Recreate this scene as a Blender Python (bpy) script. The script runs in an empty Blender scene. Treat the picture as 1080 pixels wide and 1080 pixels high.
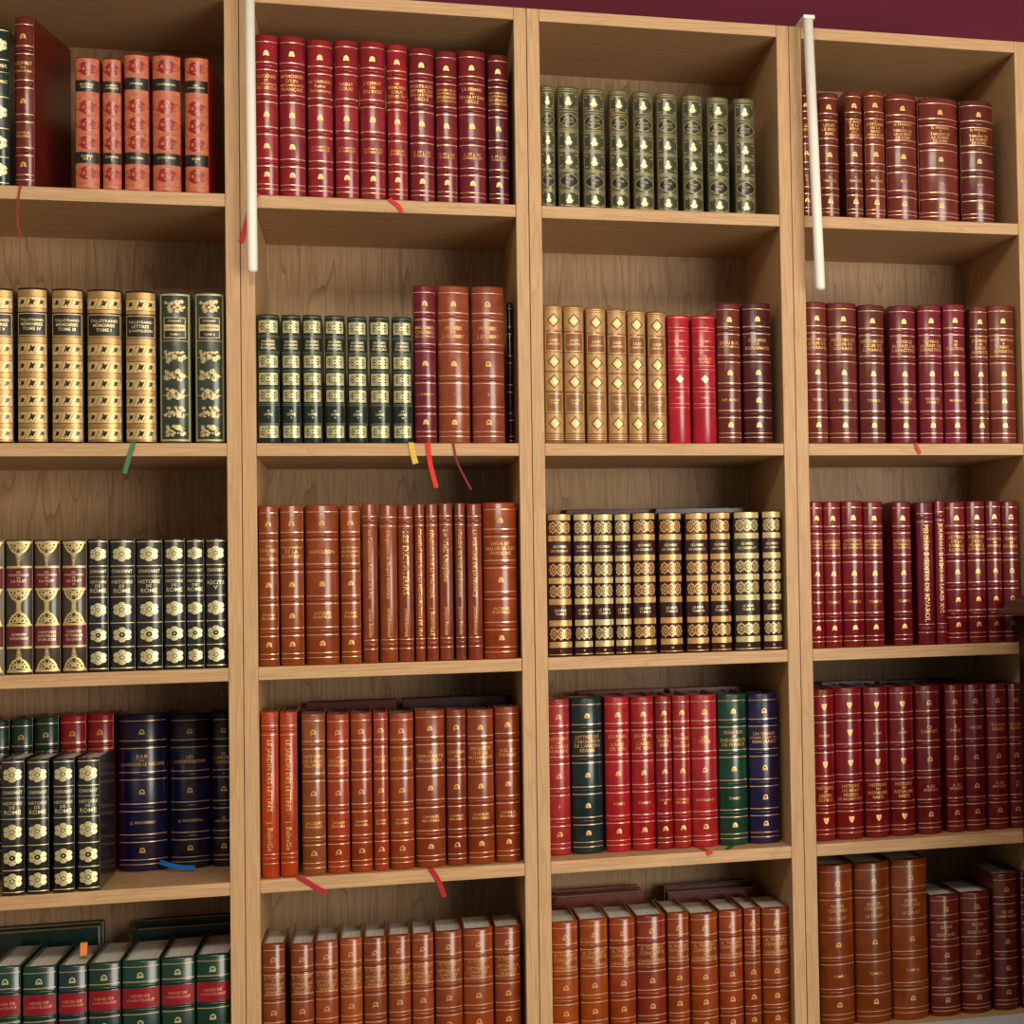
import bpy, bmesh, math, random
from mathutils import Matrix, Vector
R_ = random.Random(7)
SC = bpy.context.scene
COL = SC.collection

# ------------------------------------------------------------------ camera
F, CX, CY = 1989.821743, 1029.004601, 538.341984          # pixels of a 1080 frame
RX, RY, RZ = -0.039361, -0.306214, -0.022994
CAM = (0.16768, 0.226729, -2.885077)                      # x right, y down, depth
FLOOR = 1.677                                             # y (down) of the floor
def mul(A, B): return [[sum(A[i][k]*B[k][j] for k in range(3)) for j in range(3)] for i in range(3)]
def rotm(rx, ry, rz):
    c, s = math.cos, math.sin
    X = [[1,0,0],[0,c(rx),-s(rx)],[0,s(rx),c(rx)]]
    Y = [[c(ry),0,s(ry)],[0,1,0],[-s(ry),0,c(ry)]]
    Z = [[c(rz),-s(rz),0],[s(rz),c(rz),0],[0,0,1]]
    return mul(Z, mul(X, Y))
RM = rotm(RX, RY, RZ)
def at(px, py, Y):
    """point of the plane at depth Y that the photograph shows at px,py (x, Y, z up)"""
    q = ((px-CX)/F, (py-CY)/F, 1.0)
    v = [sum(RM[k][i]*q[k] for k in range(3)) for i in range(3)]
    t = (Y-CAM[2])/v[2]
    return Vector((CAM[0]+t*v[0], Y, FLOOR-(CAM[1]+t*v[1])))
def make_camera():
    cd = bpy.data.cameras.new('camera'); o = bpy.data.objects.new('camera', cd); COL.objects.link(o)
    cd.sensor_fit = 'HORIZONTAL'; cd.sensor_width = 36.0; cd.lens = 36.0*F/1080.0
    cd.shift_x = (540-CX)/1080.0; cd.shift_y = (CY-540)/1080.0
    cd.clip_start = 0.05
    def w(v): return Vector((v[0], v[2], -v[1]))
    r, d, f = w(RM[0]), w(RM[1]), w(RM[2])
    M = Matrix.Identity(4)
    for i in range(3):
        M[i][0] = r[i]; M[i][1] = -d[i]; M[i][2] = -f[i]
    M[0][3], M[1][3], M[2][3] = CAM[0], CAM[2], FLOOR-CAM[1]
    o.matrix_world = M
    SC.camera = o
make_camera()

# ------------------------------------------------------------------ materials
def lin(c):
    c = c/255.0
    return c/12.92 if c <= .04045 else ((c+.055)/1.055)**2.4
def rgb(t, k=1.0): return (min(1, lin(t[0])*k), min(1, lin(t[1])*k), min(1, lin(t[2])*k), 1)
def new_mat(name):
    m = bpy.data.materials.new(name); m.use_nodes = True
    nt = m.node_tree; b = nt.nodes['Principled BSDF']
    return m, nt, b
def mottled(name, col, rough=.4, spec=.5, amount=.22, scale=60, bump=.0, metal=0.0, coat=0.0):
    m, nt, b = new_mat(name)
    tc = nt.nodes.new('ShaderNodeTexCoord'); oi = nt.nodes.new('ShaderNodeObjectInfo')
    ad = nt.nodes.new('ShaderNodeVectorMath'); ad.operation = 'ADD'
    nt.links.new(tc.outputs['Object'], ad.inputs[0]); nt.links.new(oi.outputs['Random'], ad.inputs[1])
    n = nt.nodes.new('ShaderNodeTexNoise'); n.inputs['Scale'].default_value = scale
    n.inputs['Detail'].default_value = 5; n.inputs['Roughness'].default_value = .6
    nt.links.new(ad.outputs[0], n.inputs['Vector'])
    cr = nt.nodes.new('ShaderNodeValToRGB')
    cr.color_ramp.elements[0].position = .3; cr.color_ramp.elements[1].position = .72
    cr.color_ramp.elements[0].color = [c*(1-amount) for c in col[:3]]+[1]
    cr.color_ramp.elements[1].color = [min(1, c*(1+amount)) for c in col[:3]]+[1]
    nt.links.new(n.outputs['Fac'], cr.inputs['Fac'])
    nt.links.new(cr.outputs['Color'], b.inputs['Base Color'])
    b.inputs['Roughness'].default_value = rough; b.inputs['Specular IOR Level'].default_value = spec
    b.inputs['Metallic'].default_value = metal
    if coat:
        b.inputs['Coat Weight'].default_value = coat; b.inputs['Coat Roughness'].default_value = .13
    if bump:
        n2 = nt.nodes.new('ShaderNodeTexNoise'); n2.inputs['Scale'].default_value = 900
        nt.links.new(tc.outputs['Object'], n2.inputs['Vector'])
        bp = nt.nodes.new('ShaderNodeBump'); bp.inputs['Strength'].default_value = bump; bp.inputs['Distance'].default_value = .0004
        nt.links.new(n2.outputs['Fac'], bp.inputs['Height']); nt.links.new(bp.outputs['Normal'], b.inputs['Normal'])
    return m
def oak(name, axis, c0, c1, c2):
    """oak veneer with its grain running along one axis, cathedral figure and fine pores"""
    m, nt, b = new_mat(name); N, L = nt.nodes, nt.links
    tc = N.new('ShaderNodeTexCoord'); oi = N.new('ShaderNodeObjectInfo')
    mp = N.new('ShaderNodeVectorMath'); mp.operation = 'MULTIPLY_ADD'
    cx = N.new('ShaderNodeCombineXYZ'); sc_ = N.new('ShaderNodeMath'); sc_.operation = 'MULTIPLY'; sc_.inputs[1].default_value = 7.3
    L.new(oi.outputs['Random'], sc_.inputs[0])
    for i in range(3): L.new(sc_.outputs[0], cx.inputs[i])
    st = [1, 1, 1]; st[axis] = .11
    mp.inputs[1].default_value = st
    L.new(tc.outputs['Object'], mp.inputs[0]); L.new(cx.outputs[0], mp.inputs[2])
    big = N.new('ShaderNodeTexNoise'); big.inputs['Scale'].default_value = 9; big.inputs['Detail'].default_value = 3
    L.new(mp.outputs[0], big.inputs['Vector'])
    ring = N.new('ShaderNodeMath'); ring.operation = 'MULTIPLY'; ring.inputs[1].default_value = 17
    L.new(big.outputs['Fac'], ring.inputs[0])
    fr = N.new('ShaderNodeMath'); fr.operation = 'FRACT'; L.new(ring.outputs[0], fr.inputs[0])
    st2 = [260, 260, 260]; st2[axis] = 9
    m2 = N.new('ShaderNodeVectorMath'); m2.operation = 'MULTIPLY'; m2.inputs[1].default_value = st2
    L.new(tc.outputs['Object'], m2.inputs[0])
    pore = N.new('ShaderNodeTexNoise'); pore.inputs['Scale'].default_value = 1.6; pore.inputs['Detail'].default_value = 4
    L.new(m2.outputs[0], pore.inputs['Vector'])
    cr = N.new('ShaderNodeValToRGB'); e = cr.color_ramp.elements
    e[0].position = 0; e[0].color = rgb(c1); e[1].position = 1; e[1].color = rgb(c0)
    k = cr.color_ramp.elements.new(.18); k.color = rgb(c0)
    L.new(fr.outputs[0], cr.inputs['Fac'])
    cr2 = N.new('ShaderNodeValToRGB'); e2 = cr2.color_ramp.elements
    e2[0].position = .30; e2[0].color = (0,0,0,1); e2[1].position = .60; e2[1].color = (1,1,1,1)
    L.new(pore.outputs['Fac'], cr2.inputs['Fac'])
    mx = N.new('ShaderNodeMix'); mx.data_type = 'RGBA'; mx.inputs[6].default_value = rgb(c2)
    L.new(cr2.outputs['Color'], mx.inputs[0]); L.new(cr.outputs['Color'], mx.inputs[7])
    L.new(mx.outputs[2], b.inputs['Base Color'])
    b.inputs['Roughness'].default_value = .5; b.inputs['Specular IOR Level'].default_value = .35
    return m
OAK = ((203,164,119), (189,149,105), (180,140,97))
M_V = oak('oak_vertical_grain', 2, *OAK)
M_H = oak('oak_horizontal_grain', 0, *OAK)
M_B = oak('oak_back_panel', 2, (182,149,110), (140,107,72), (156,122,84))
LEA = {}
def leather(c, rough=.36):
    k = (c, rough)
    if k not in LEA: LEA[k] = mottled('leather_%02x%02x%02x' % c, rgb(c, .72), rough-.10, .5, .26, 45, .25, 0, .22)
    return LEA[k]
GOLD = mottled('gilt', rgb((224,172,104)), .34, .5, .14, 300, 0, .5)
PALE = mottled('pale_gilt', rgb((228,214,160)), .4, .5, .16, 300, 0, .6)
ROSE = mottled('rose_gilt', rgb((226,150,118)), .38, .5, .12, 300, 0, .7)
GLINT = mottled('worn_gilt_rule', rgb((232,188,150)), .28, .5, .12, 200, 0, .6)
def paper_mat():
    m, nt, b = new_mat('page_paper')
    tc = nt.nodes.new('ShaderNodeTexCoord'); mp = nt.nodes.new('ShaderNodeVectorMath'); mp.operation = 'MULTIPLY'
    mp.inputs[1].default_value = (2200, 8, 8); nt.links.new(tc.outputs['Object'], mp.inputs[0])
    n = nt.nodes.new('ShaderNodeTexNoise'); n.inputs['Scale'].default_value = 1; nt.links.new(mp.outputs[0], n.inputs['Vector'])
    cr = nt.nodes.new('ShaderNodeValToRGB')
    cr.color_ramp.elements[0].color = rgb((196,190,178)); cr.color_ramp.elements[1].color = rgb((240,236,226))
    cr.color_ramp.elements[0].position = .3; cr.color_ramp.elements[1].position = .6
    nt.links.new(n.outputs['Fac'], cr.inputs['Fac']); nt.links.new(cr.outputs['Color'], b.inputs['Base Color'])
    b.inputs['Roughness'].default_value = .85
    return m
PAPER = paper_mat()
SHADE_TINTED = mottled('shade_tinted_pages', rgb((64,24,20)), .95, .05, .2, 90)  # pages coloured dark red-brown to stand in for shade behind the front row
WHITE = mottled('white_paint', rgb((240,236,224)), .35, .5, .02, 20)
DESKW = mottled('white_laminate', rgb((206,214,226)), .4, .5, .02, 12)
DARKW = oak('dark_wood', 0, (74,46,28), (56,34,20), (50,30,18))
DARKP = mottled('black_brown_panel', rgb((28,20,16)), .5, .4, .2, 30)
WALLM = mottled('burgundy_wall_paint', rgb((96,32,50)), .8, .2, .04, 6)
FLOORM = oak('floor_boards', 1, (96,68,46), (78,54,36), (70,48,32))
CEILM = mottled('ceiling_paint', rgb((232,226,214)), .9, .2, .02, 6)

# ------------------------------------------------------------------ mesh helpers
def link(name, bm, mats, parent=None, smooth=False):
    me = bpy.data.meshes.new(name); bm.normal_update(); bm.to_mesh(me); bm.free()
    for m in (mats if isinstance(mats, (list, tuple)) else [mats]): me.materials.append(m)
    if smooth:
        for p in me.polygons: p.use_smooth = True
    o = bpy.data.objects.new(name, me); COL.objects.link(o)
    if parent: o.parent = parent
    return o
def box(bm, x0, x1, y0, y1, z0, z1, bev=0.0, mi=0):
    r = bmesh.ops.create_cube(bm, size=1.0)
    vs = r['verts']
    for v in vs:
        v.co = Vector((x0+(v.co.x+.5)*(x1-x0), y0+(v.co.y+.5)*(y1-y0), z0+(v.co.z+.5)*(z1-z0)))
    fs = set(f for v in vs for f in v.link_faces)
    if bev > 0:
        es = list(set(e for v in vs for e in v.link_edges))
        rr = bmesh.ops.bevel(bm, geom=es, offset=bev, segments=2, affect='EDGES', profile=.5)
        fs = set(rr['faces']) | set(f for f in fs if f.is_valid)
    for f in fs:
        if f.is_valid: f.material_index = mi
def boxo(name, b, mats, parent=None, bev=.0012):
    bm = bmesh.new(); box(bm, *b, bev=bev); return link(name, bm, mats, parent)
def empty(name, loc, rz=0.0):
    o = bpy.data.objects.new(name, None); COL.objects.link(o); o.location = loc; o.rotation_euler = (0,0,rz)
    o.empty_display_size = .02
    return o
def tag(o, label, cat, group=None):
    o['label'] = label; o['category'] = cat
    if group: o['group'] = group
def setting(o): o['kind'] = 'structure'; return o

# ------------------------------------------------------------------ setting
ST = [-.65898, -.359337, 0.0, .320832, .623569, .9138, 1.215, 1.52]      # shelf tops, y down
TH = .0187; D = .30
VX = [-.039555, 0.0, .367311, .405, .769363, .808601]
VR = 1.1640                                                             # inner face of the last side
def zz(y): return FLOOR-y
CEIL_Z = 2.78
setting(boxo('floor', (-3.2,4.2,-4.6,.345,-.05,0), FLOORM, None, 0))
setting(boxo('ceiling', (-3.2,4.2,-4.6,.345,CEIL_Z,CEIL_Z+.05), CEILM, None, 0))
setting(boxo('wall_back', (-3.2,4.2,.345,.42,-.05,CEIL_Z+.05), WALLM, None, 0))

def bookcase(x0, x1, tl, tr, label):
    """x0,x1: inner faces; tl,tr: thickness of the side panels"""
    r = empty('bookcase', ((x0+x1)/2, 0, 0)); tag(r, label, 'bookcase', 'oak bookcases standing side by side')
    ox = (x0+x1)/2
    zt, zb = zz(ST[0]), 0.0
    bm = bmesh.new(); box(bm, x0-tl-ox, x0-ox, 0, D+.012, zb, zt, .001); link('side_panel', bm, M_V, r)
    bm = bmesh.new(); box(bm, x1-ox, x1+tr-ox, 0, D+.012, zb, zt, .001); link('side_panel', bm, M_V, r)
    bm = bmesh.new(); box(bm, x0-ox+.0002, x1-ox-.0002, D, D+.012, zb+.07, zt-TH, 0); link('back_panel', bm, M_B, r)
    for i, y in enumerate(ST):
        bm = bmesh.new(); box(bm, x0-ox+.0002, x1-ox-.0002, .001 if i else 0, D-.0002, zz(y)-TH, zz(y), .0009)
        link('top_board' if i == 0 else 'shelf', bm, M_H, r)
    bm = bmesh.new(); box(bm, x0-ox+.0002, x1-ox-.0002, .03, .048, 0.0, zz(ST[-1])-TH-.0005, .001); link('plinth', bm, M_H, r)
    return r
hb = (VX[0]+VX[1])/2; hc = (VX[2]+VX[3])/2; hd = (VX[4]+VX[5])/2
g = .0004
bookcase(-.4045, VX[0], .02, hb-VX[0]-g, 'leftmost oak bookcase, cut off by the left edge, with black flower-tooled books')
bookcase(VX[1], VX[2], VX[1]-hb-g, hc-VX[2]-g, 'second oak bookcase from the left, between the two left double posts')
bookcase(VX[3], VX[4], VX[3]-hc-g, hd-VX[4]-g, 'third oak bookcase from the left, holding the olive green set on top')
bookcase(VX[5], VR, VX[5]-hd-g, .02, 'rightmost oak bookcase, beside the dark cabinet at the right edge')

# ------------------------------------------------------------------ text
TXT = {}
def want(s): TXT.setdefault(s, None)
def bake_text():
    obs = []
    for s in TXT:
        cu = bpy.data.curves.new('t', 'FONT'); cu.body = s; cu.size = 1.0; cu.offset = .012; cu.resolution_u = 2
        o = bpy.data.objects.new('t', cu); COL.objects.link(o); obs.append((s, o))
    dg = bpy.context.evaluated_depsgraph_get(); dg.update()
    for s, o in obs:
        me = o.evaluated_get(dg).to_mesh()
        v = [(p.co.x, p.co.y) for p in me.vertices]; f = [tuple(p.vertices) for p in me.polygons]
        if v:
            x0 = min(a for a, b in v); x1 = max(a for a, b in v)
            y0 = min(b for a, b in v); y1 = max(b for a, b in v)
        else: x0 = x1 = y0 = y1 = 0
        TXT[s] = (v, f, x0, x1, min(y0, 0), max(y1, .7))
        o.evaluated_get(dg).to_mesh_clear()
    for s, o in obs:
        cu = o.data; bpy.data.objects.remove(o); bpy.data.curves.remove(cu)

# ------------------------------------------------------------------ book builder
class Book:
    """one bound volume standing on its tail; spine faces local -y, origin under the spine"""
    def __init__(s, w, h, d, col, arc=52, page=None):
        s.w, s.h, s.d, s.col, s.inset = w, h, d, col, page or .0045; s.paper = PAPER
        s.T = math.radians(arc); s.R = (w/2-.0004)/math.sin(s.T)
        s.b = s.R*(1-math.cos(s.T))
        s.bm = bmesh.new(); s.mats = [leather(col)]
        s.bands = []; s.labels = []; s.letters = []
        s.half = s.R*s.T                                # half arc length
    def P(s, a, z, off=0.0):
        t = max(-1.35, min(1.35, a/s.R))
        return Vector(((s.R+off)*math.sin(t), s.R-(s.R+off)*math.cos(t), z))
    def mi(s, m):
        if m not in s.mats: s.mats.append(m)
        return s.mats.index(m)
    def shell(s):
        bm = s.bm; n = 16; e = .0016
        rings = []
        for z, ins in ((0, e), (.0006, e*.45), (.0022, 0), (s.h-.0022, 0), (s.h-.0006, e*.45), (s.h, e)):
            ring = [bm.verts.new(s.P(-s.half+2*s.half*i/n, z, -ins)) for i in range(n+1)]
            yb = s.b+.004
            ring += [bm.verts.new((s.w/2-.0004-ins*.3, yb, z)), bm.verts.new((-s.w/2+.0004+ins*.3, yb, z))]
            rings.append(ring)
        k = n+3
        for a, b in zip(rings, rings[1:]):
            for i in range(k):
                f = bm.faces.new((a[i], a[(i+1) % k], b[(i+1) % k], b[i])); f.smooth = i < n
        bm.faces.new(rings[0][::-1]); bm.faces.new(rings[-1])
    # ---- tooling; u in -1..1 across the arc, v = fraction of the height from the head
    def strip(s, u0, u1, z0, z1, m, off=.00022, bm=None, n=None):
        mi = s.mi(m) if bm is None else 0
        bm = bm or s.bm
        n = n or max(1, int(abs(u1-u0)*8))
        v = [[bm.verts.new(s.P(s.half*(u0+(u1-u0)*i/n), z, off)) for i in range(n+1)] for z in (z0, z1)]
        for i in range(n):
            f = bm.faces.new((v[0][i], v[0][i+1], v[1][i+1], v[1][i])); f.material_index = mi; f.smooth = True
    def rect(s, u0, u1, v0, v1, m, off=.00022): s.strip(u0, u1, s.h*(1-v1), s.h*(1-v0), m, off)
    def rule(s, v, m=None, t=.0010, u=.97, off=.00022):
        z = s.h*(1-v); s.strip(-u, u, z-t/2, z+t/2, m or GLINT, off)
    def frame(s, u0, u1, v0, v1, m, t=.0009, off=.00048):
        z0, z1 = s.h*(1-v1), s.h*(1-v0); du = t/s.half
        s.strip(u0, u1, z1-t, z1, m, off); s.strip(u0, u1, z0, z0+t, m, off)
        s.strip(u0, u0+du, z0+t, z1-t, m, off); s.strip(u1-du, u1, z0+t, z1-t, m, off)
    def poly(s, pts, m, off=.0003, rings=3):
        """pts: (arc metres, z metres) outline, star shaped about its mean"""
        mi = s.mi(m); ca = sum(p[0] for p in pts)/len(pts); cz = sum(p[1] for p in pts)/len(pts)
        c = s.bm.verts.new(s.P(ca, cz, off)); prev = None; n = len(pts)
        for r in range(1, rings+1):
            k = r/rings
            ring = [s.bm.verts.new(s.P(ca+(a-ca)*k, cz+(z-cz)*k, off)) for a, z in pts]
            for i in range(n):
                j = (i+1) % n
                f = s.bm.faces.new((c, ring[i], ring[j]) if prev is None else (prev[i], ring[i], ring[j], prev[j]))
                f.material_index = mi; f.smooth = True
            prev = ring
    def ring(s, pts, k, m, off=.0003):
        mi = s.mi(m); ca = sum(p[0] for p in pts)/len(pts); cz = sum(p[1] for p in pts)/len(pts); n = len(pts)
        A = [s.bm.verts.new(s.P(a, z, off)) for a, z in pts]
        B = [s.bm.verts.new(s.P(ca+(a-ca)*k, cz+(z-cz)*k, off)) for a, z in pts]
        for i in range(n):
            j = (i+1) % n; f = s.bm.faces.new((B[i], A[i], A[j], B[j])); f.material_index = mi; f.smooth = True
    def dome(s, v, m=None, r=.0044, solid=True, ua=0.0):
        """the little bee-skep stamp of the bindery"""
        m = m or GOLD; z = s.h*(1-v)-r*.85; a0 = ua*s.half
        r = min(r, s.half*.55)
        pts = [(a0-r*.92, z), (a0-r*.86, z+r*.35)]
        for i in range(9):
            t = math.pi*(1-i/8); pts.append((a0+r*.82*math.cos(t), z+r*.62+r*1.05*math.sin(t)))
        pts += [(a0+r*.86, z+r*.35), (a0+r*.92, z)]
        if solid:
            s.poly(pts, m)
            s.poly([(a0-r*.16, z+r*.5), (a0+r*.16, z+r*.5), (a0+r*.16, z+r*.85), (a0-r*.16, z+r*.85)], s.mats[0], .0004, 1)
        else:
            s.ring(pts, .56, m)
            s.poly([(a0-r*.28, z+r*.25), (a0+r*.28, z+r*.25), (a0+r*.12, z+r*.75), (a0-r*.12, z+r*.75)], m, .0003, 1)
    def shield(s, v, m=None, r=.0042):
        m = m or GOLD; z = s.h*(1-v); r = min(r, s.half*.5)
        s.poly([(-r, z+r), (0, z+r*.8), (r, z+r), (r*.95, z), (r*.5, z-r*.9), (0, z-r*1.35), (-r*.5, z-r*.9), (-r*.95, z)], m)
        s.strip(-.12*r/s.half, .12*r/s.half, z-r*.8, z+r*.7, s.mats[0], .0004)
    def flower(s, v, m, dark=False, r=None):
        z = s.h*(1-v); r = r or min(.0118, s.half*.78); pts = []
        for i in range(48):
            t = 2*math.pi*i/48; q = r*(.76+.24*abs(math.sin(3*t))**.7) ; pts.append((q*math.cos(t)*1.1, z+q*math.sin(t)*.9))
        s.poly(pts, m, .0003, 4)
        d = s.mats[0]
        for i in range(6):
            t = 2*math.pi*i/6; q = r*.62
            s.poly([(q*math.cos(t)*1.05+.0009*math.cos(a), z+q*.85*math.sin(t)+.0009*math.sin(a)) for a in (0,1.05,2.09,3.14,4.19,5.24)], d, .00042, 1)
        if not dark: b_ = [(r*.36*math.cos(2*math.pi*i/12)*(1.1 if i % 2 else .7), z+r*.32*math.sin(2*math.pi*i/12)*(1.1 if i % 2 else .7)) for i in range(12)]; s.ring(b_, .7, d, .00044)
        if dark:
            s.poly([(r*.34*math.cos(2*math.pi*i/12), z+r*.32*math.sin(2*math.pi*i/12)) for i in range(12)], d, .00042, 2)
            s.poly([(r*.12*math.cos(2*math.pi*i/8), z+r*.12*math.sin(2*math.pi*i/8)) for i in range(8)], m, .00052, 1)
    def diamond(s, v, m, rx, rz, off=.0003, k=None):
        z = s.h*(1-v); pts = []
        for (a, b), (c, d) in zip(((0,1),(1,0),(0,-1),(-1,0)), ((1,0),(0,-1),(-1,0),(0,1))):
            for i in range(4): q = i/4; pts.append(((a+(c-a)*q)*rx, z+(b+(d-b)*q)*rz))
        s.ring(pts, k, m, off) if k else s.poly(pts, m, off, 3)
    def oval(s, v, m, rx, rz, off=.0003, k=None, wav=0.0, nw=8, ua=0.0):
        z = s.h*(1-v); pts = []
        for i in range(40):
            t = 2*math.pi*i/40; q = 1+wav*math.cos(nw*t); pts.append((ua+rx*q*math.cos(t), z+rz*q*math.sin(t)))
        s.ring(pts, k, m, off) if k else s.poly(pts, m, off, 4)
    def band(s, v, wd=.0052, up=.0017): s.bands.append((s.h*(1-v), wd, up))
    def panel(s, v0, v1, m, u=.985, name='title_label'): s.labels.append((s.h*(1-v1), s.h*(1-v0), m, u, name))
    def text(s, lines, v, mh, maxw=.80, m=None, gap=.42, ua=0.0, off=.0006):
        """centred lines around height v; mh = tallest cap height in metres"""
        if not lines: return
        n = len(lines); W = 2*s.half*maxw; mh = mh*.86
        hs = []
        for l in lines:
            t = TXT[l]; k = mh/.7
            if len(l) <= 3 and n > 2: k *= .7
            wd = (t[3]-t[2])*k
            q = min(1.0, W/wd) if wd else 1.0; hs.append((l, k*.7*max(q, .62), min(1.0, q/max(q, .62))))
        tot = sum(h for _, h, _ in hs)+gap*mh*(n-1); z = s.h*(1-v)+tot/2; pts = []; fcs = []
        for l, h, sx in hs:
            t = TXT[l]; k = h/.7; z -= h
            mx = (t[2]+t[3])/2
            k0 = len(pts); pts += [((x-mx)*k*sx+ua*s.half, z+y*k, off) for x, y in t[0]]
            fcs += [tuple(i+k0 for i in f) for f in t[1]]
            z -= gap*mh
        s.letters.append((pts, fcs, m or GOLD))
    def vtext(s, line, v0, v1, mh, m=None):
        """one line running down the spine between v0 and v1"""
        t = TXT[line]; k = mh/.7; ln = (t[3]-t[2])*k; room = (v1-v0)*s.h; sx = min(1.12, room/ln)
        q = max(sx, .55)
        if q < 1: k *= q; mh *= q; sx /= q
        z0 = s.h*(1-v0)
        s.letters.append(([(y*k-mh/2, z0-(x-t[2])*k*sx, .0004) for x, y in t[0]], t[1], m or GOLD))
    def build(s, loc, rz=0.0, boards=None):
        root = empty('book', loc, rz)
        s.shell()
        sp = link('spine', s.bm, s.mats, root)
        for z, wd, up in s.bands:
            bm = bmesh.new(); n = 14; m = 6; prev = None
            for j in range(m+1):
                q = j/m; zc = z-wd/2+wd*q; o = up*math.sin(math.pi*q)**.6 if 0 < q < 1 else -.0004
                row = [bm.verts.new(s.P(s.half*.985*(-1+2*i/n), zc, o*min(1.0, 8*(1-abs(-1+2*i/n))+.25))) for i in range(n+1)]
                if prev:
                    for i in range(n):
                        f = bm.faces.new((prev[i], prev[i+1], row[i+1], row[i])); f.smooth = True
                prev = row
            link('raised_band', bm, s.mats[0], sp)
        for z0, z1, m, u, nm in s.labels:
            bm = bmesh.new(); s.strip(-u, u, z0, z1, m, .00036, bm, 16); link(nm, bm, m, sp)
        for pts, fs, m in s.letters:
            bm = bmesh.new(); vs = [bm.verts.new(s.P(a, z, off)) for a, z, off in pts]
            for f in fs:
                try: bm.faces.new([vs[i] for i in f])
                except ValueError: pass
            link('title_lettering', bm, m, sp)
        bt = .0026; bc = boards or s.mats[0]; y0 = s.b+.0006
        for x0, nm in ((-s.w/2, 'front_cover'), (s.w/2-bt, 'back_cover')):
            bm = bmesh.new(); box(bm, x0, x0+bt, y0, s.d, 0, s.h, .0007); link(nm, bm, bc, root)
        bm = bmesh.new(); q = s.inset
        box(bm, -s.w/2+bt+.0002, s.w/2-bt-.0002, s.b+.0046, s.d-q, q*.6, s.h-q, 0)
        link('page_block', bm, s.paper, root)
        return root

# ------------------------------------------------------------------ binding designs
B5 = (.195, .395, .595, .79)
def rules(b, bands, m=None, top=.045, bot=(.925, .955)):
    m = m or GLINT
    if top: b.rule(top, m, .0009)
    for v in bot: b.rule(v, m, .0009)
    d = .0056/b.h
    for v in bands:
        b.band(v); b.rule(v-d, m, .0012); b.rule(v+d, m, .0012)
def S_band(b, o):
    """half a dozen panels between raised bands, skep stamps, title and author in gilt"""
    rules(b, B5)
    sol = o.get('solid', True); em = o.get('em', (.115, .495, .865) if o.get('sub') else (.115, .495, .69, .865))
    for v in em: b.shield(v) if o.get('shield') else b.dome(v, o.get('gm'), o.get('r', .0046), sol)
    tv, sv = (.69, .295) if o.get('swap') else (.295, .69)
    n = max(1, len(o.get('t', ())))
    b.text(o.get('t'), tv, min(.0056, .0255/n/1.1), .84, o.get('tm'))
    b.text(o.get('sub'), sv, .0046, .66, o.get('tm'))
def S_vert(b, o):
    for v in (.11, .885):
        b.band(v, .006, .0012); b.rule(v-.0066/b.h, GLINT, .0009); b.rule(v+.0066/b.h, GLINT, .0009)
    mh = min(.0078, b.w*.38)
    t = o['t']
    if len(t) == 1: b.vtext(t[0], .16, .84, mh)
    else: b.vtext(t[0], .17, .60, mh); b.vtext(t[1], .66, .84, mh*.9)
def S_red_medallion(b, o):
    sal = mottled_c('salmon_gilt', (190,106,72), .42, .3); red = leather((176,32,30))
    b.rect(-.96, .96, .012, .985, sal, .00018)
    for v in (.09, .38, .51, .645, .875):
        rx, rz = b.half*.84, b.h*.047
        b.oval(v, red, rx, rz, .00028, .62, .10, 4); b.oval(v, red, rx*.30, rz*.62, .0003, .45, 0, 4, rx*.27); b.oval(v, red, rx*.30, rz*.62, .0003, .45, 0, 4, -rx*.27)
        b.oval(v, red, rx*.16, rz*.2, .0004)
    for i in range(9):
        for v in (.955, .435, .58, .028): b.oval(v, red, b.half*.035, .0007, .00028, None, 0, 4, b.half*(-.8+.2*i))
    bk = leather((34,32,24), .45)
    for v0, v1 in ((.175, .262), (.715, .80)): b.panel(v0, v1, bk)
    b.text(o['t'], .218, .0032, .66, PALE); b.text(o['sub'], .757, .0032, .66, PALE)
def S_olive(b, o):
    g = mottled_c('olive_gilt', (158,146,98), .42, .25, .45); dk = leather((78,80,56)); blk = leather((34,38,24))
    for v0, v1 in ((.055,.19), (.375,.52), (.535,.685), (.87,.985)):
        b.rect(-.88, .88, v0, v1, dk, .00016); b.frame(-.88, .88, v0, v1, g, .0011)
        v = (v0+v1)/2; z = b.h
        b.oval(v, blk, b.half*.56, b.h*.052, .0002, .9, .05, 4); b.oval(v+.014, PALE, b.half*.27, .0036, .0003, None, .2, 6); b.oval(v-.018, PALE, b.half*.13, .0034, .00032, None, .1, 4)
        for sx in (-1, 1):
            for sv in (-1, 1): b.oval(v+sv*.045, g, b.half*.12, .0014, .0003, None, 0, 4, sx*b.half*.66)
    for v0, v1 in ((.205,.355), (.70,.855)):
        b.frame(-.86, .86, v0, v1, g, .0010); b.oval((v0+v1)/2, blk, b.half*.80, b.h*.056, .0003, None, .06, 4); b.oval((v0+v1)/2, g, b.half*.80, b.h*.056, .00036, .9, .06, 4)
    for v in (.02, .035, .365, .528, .692, .862): b.rule(v, g, .0010)
    b.text(o['t'], .28, .0040, .52, g, off=.0007); b.text(o['sub'], .777, .0036, .52, g, off=.0007)
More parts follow.
